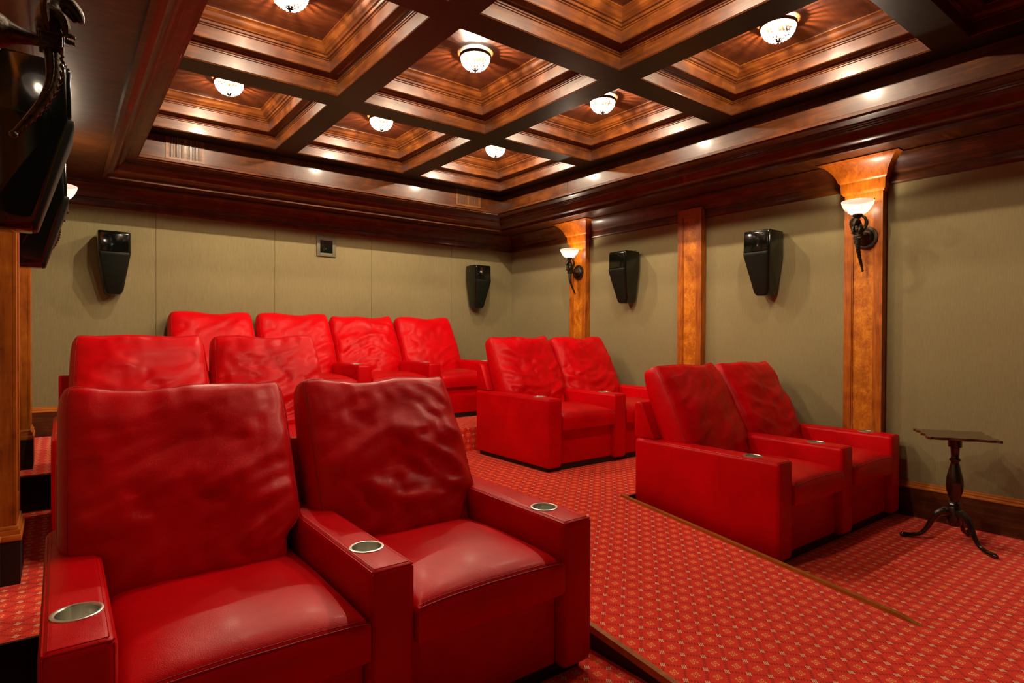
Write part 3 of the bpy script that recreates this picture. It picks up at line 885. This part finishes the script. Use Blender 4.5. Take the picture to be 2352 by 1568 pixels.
# ================================================================== SPEAKERS (local: y out of wall, x across, z centre)
def hull(bm, pts, bev=0.0, seg=3):
    vs = [bm.verts.new(p) for p in pts]
    r = bmesh.ops.convex_hull(bm, input=vs)
    bmesh.ops.dissolve_limit(bm, angle_limit=0.02, verts=bm.verts, edges=bm.edges)
    if bev: bmesh.ops.bevel(bm, geom=list(bm.edges), offset=bev, segments=seg, profile=0.5, affect='EDGES')
def speaker():
    root = empty('wall_speaker', (0, 0, 0))
    g = 0.035
    bm = bm_new()
    P = []
    for s_ in (-1, 1):
        P += [(s_ * .130, g, .285), (s_ * .110, .258, .285), (s_ * .125, .245, .285), (s_ * .130, g, .09), (s_ * .125, .252, .08), (s_ * .112, .266, .08),
              (s_ * .082, g, -.235), (s_ * .062, g, -.285), (s_ * .072, .168, -.25), (s_ * .046, .165, -.285)]
    hull(bm, P, .009)
    finish('cabinet', bm, M_BLACK, root)
    bm = bm_new()
    hull(bm, [(s_ * w, y, z) for s_ in (-1, 1) for w, y, z in ((.112, .250, .270), (.116, .250, .255), (.116, .250, .102), (.100, .264, .274), (.110, .268, .258), (.110, .270, .102))], .003, 2)
    finish('upper_grille', bm, M_BLACK, root)
    bm = bm_new()
    hull(bm, [(s_ * w, y, z) for s_ in (-1, 1) for w, y, z in ((.118, .250, .094), (.112, .278, .094), (.116, .250, .075), (.110, .278, .070), (.064, .160, -.262), (.040, .160, -.285), (.060, .180, -.262), (.036, .178, -.280))], .004, 2)
    finish('lower_grille', bm, M_GRILLE, root)
    bm = bm_new()
    box(bm, (-.05, 0, .02), (.05, .006, .31)); box(bm, (-.05, 0, .298), (.05, .10, .303)); box(bm, (-.03, .004, -.10), (.03, g + .004, .15))
    for k in range(4): box(bm, (-.042, .012 + k * .02, .302), (-.012, .020 + k * .02, .305))
    b_ = finish('bracket', bm, M_BRONZE, root)
    return root
sp = speaker()
for i, (x, y, rz, lb) in enumerate((
    (XR, 2.842, PI / 2, 'black wall speaker between the plain pilaster and the near right pilaster'),
    (XR, 4.478, PI / 2, 'black wall speaker right of the far pilaster, above the middle platform seats'),
    (4.470, YB, PI, 'black wall speaker at the right end of the back wall, near the room corner'),
    (0.402, YB, PI, 'black wall speaker at the left end of the back wall, below the ceiling vent'),
    (XL, 2.645, -PI / 2, 'huge black wall speaker at the left edge, behind the nearest bronze sconce'),
    (XL, 4.050, -PI / 2, 'black wall speaker on the left wall, partly hidden behind the nearer speaker'))):
    o = sp if i == 0 else copy_tree(sp)
    o.location = (x, y, 2.005 if x > 0 else 1.985); o.rotation_euler = (0, 0, rz); tag(o, lb, 'speaker', 'black wall speakers')

# ================================================================== VENTS, PROJECTION PORT
def vent(x0, x1, z0, z1, label):
    y = FY1
    root = empty('air_vent', ((x0 + x1) / 2, y, z0), 0, label, 'vent', 'wooden vents in the frieze')
    w = (x1 - x0) / 2; h = z1 - z0
    bm = bm_new()
    f = .028
    box(bm, (-w, -.006, f * .8), (-w + f, 0, h)); box(bm, (w - f, -.006, f * .8), (w, 0, h)); box(bm, (-.010, -.005, f * .8), (.010, 0, h)); box(bm, (-w, -.006, 0), (w, 0, f * .8))
    finish('frame', bm, M_VENT, root)
    bm = bm_new(); box(bm, (-w + f, -.0015, f * .8), (w - f, -.0002, h)); finish('backing', bm, M_PLINTH, root)
    for a, b_ in ((-w + f, -.010), (.010, w - f)):
        bm = bm_new(); n = 10
        for k in range(n):
            x = a + (b_ - a) * (k + .5) / n
            box(bm, (x - .0030, -.0055, f * .8), (x + .0030, -.001, h))
        finish('louvre_bank', bm, M_VENT, root)
vent(0.772, 1.092, 2.955, ZB - .002, 'pale wooden louvred vent in the frieze, below the far left coffer')
vent(3.877, 4.240, 2.965, ZB - .002, 'small reddish wooden louvred vent in the frieze near the room corner')

root = empty('projection_port', (2.444, YB, 2.370), 0, 'small square window with olive frame high on the back wall, centre', 'wall port')
bm = bm_new(); a, b_ = .112, .072
for q in ((-a, -b_, -a, a), (b_, a, -a, a), (-b_, b_, -a, -b_), (-b_, b_, b_, a)):
    box(bm, (q[0], -.018, q[2]), (q[1], 0, q[3]), bev=.003)
finish('frame', bm, M_PORT, root)
bm = bm_new(); box(bm, (-b_, -.006, -b_), (b_, -.003, b_)); finish('glass', bm, M_GLASS, root)
bm = bm_new(); lathe(bm, [(0.0, 0.0), (.030, .0), (.030, .006), (.022, .010), (.0, .006)], 24, (-.02, -.006, -.015), M=Matrix.Rotation(PI / 2, 3, 'X'), cap=False)
finish('lens', bm, M_GLASS, root)

# ================================================================== TRIPOD TABLE
TC = (4.690, 1.316)
root = empty('tripod_table', (TC[0], TC[1], 0), 0, 'small dark tripod side table with a scalloped top against the right wall', 'side table')
bm = bm_new()
lathe(bm, [(0.0, .105), (.030, .110), (.040, .125), (.043, .160), (.043, .225), (.036, .235), (.034, .243), (.040, .252), (.036, .262), (.026, .270), (.024, .282), (.034, .305), (.046, .345), (.049, .385), (.046, .425), (.036, .470),
           (.027, .510), (.022, .530), (.024, .536), (.031, .542), (.031, .552), (.024, .558), (.022, .566), (.024, .60), (.026, .625), (.038, .632), (.038, .690)], 28)
finish('post', bm, M_EBONY, root)
bm = bm_new(); box(bm, (-.06, -.05, .680), (.06, .05, .698), bev=.004); finish('block', bm, M_EBONY, root)
for k in range(3):
    t = math.radians(120 + 0 + 120 * k) if False else math.atan2(1.578 - TC[1], 4.542 - TC[0]) + 2 * PI * k / 3
    bm = bm_new()
    pr = smooth_path([(.020, 0, .195, .030), (.055, 0, .200, .027), (.095, 0, .178, .023), (.125, 0, .130, .019), (.150, 0, .080, .015), (.185, 0, .038, .013), (.235, 0, .020, .014), (.285, 0, .016, .016), (.305, 0, .014, .010)], 6)
    c, s = math.cos(t), math.sin(t)
    tube(bm, [(x * c, x * s, z, r) for x, _, z, r in pr], n=10)
    for v in bm.verts: v.co.z = max(v.co.z, 0.0005)
    finish('leg', bm, M_EBONY, root)
bm = bm_new()
Hs = 0.200; outl = []
for q in range(4):
    a0 = q * PI / 2
    for k in range(24):
        f = k / 24; along = -Hs + 2 * Hs * f
        d = Hs - 0.016 - 0.010 * math.cos(2 * PI * f * 3) - 0.018 * (1 - abs(2 * f - 1)) * 0 + (0.020 if f < .06 or f > .94 else 0)
        x, y = d, along * 0.98
        outl.append((x * math.cos(a0) - y * math.sin(a0), x * math.sin(a0) + y * math.cos(a0)))
prism(bm, outl, 'Z', .698, .714)
bmesh.ops.rotate(bm, verts=bm.verts, cent=(0, 0, 0), matrix=Matrix.Rotation(math.radians(-60), 3, 'Z'))
finish('table_top', bm, M_TABLETOP, root)
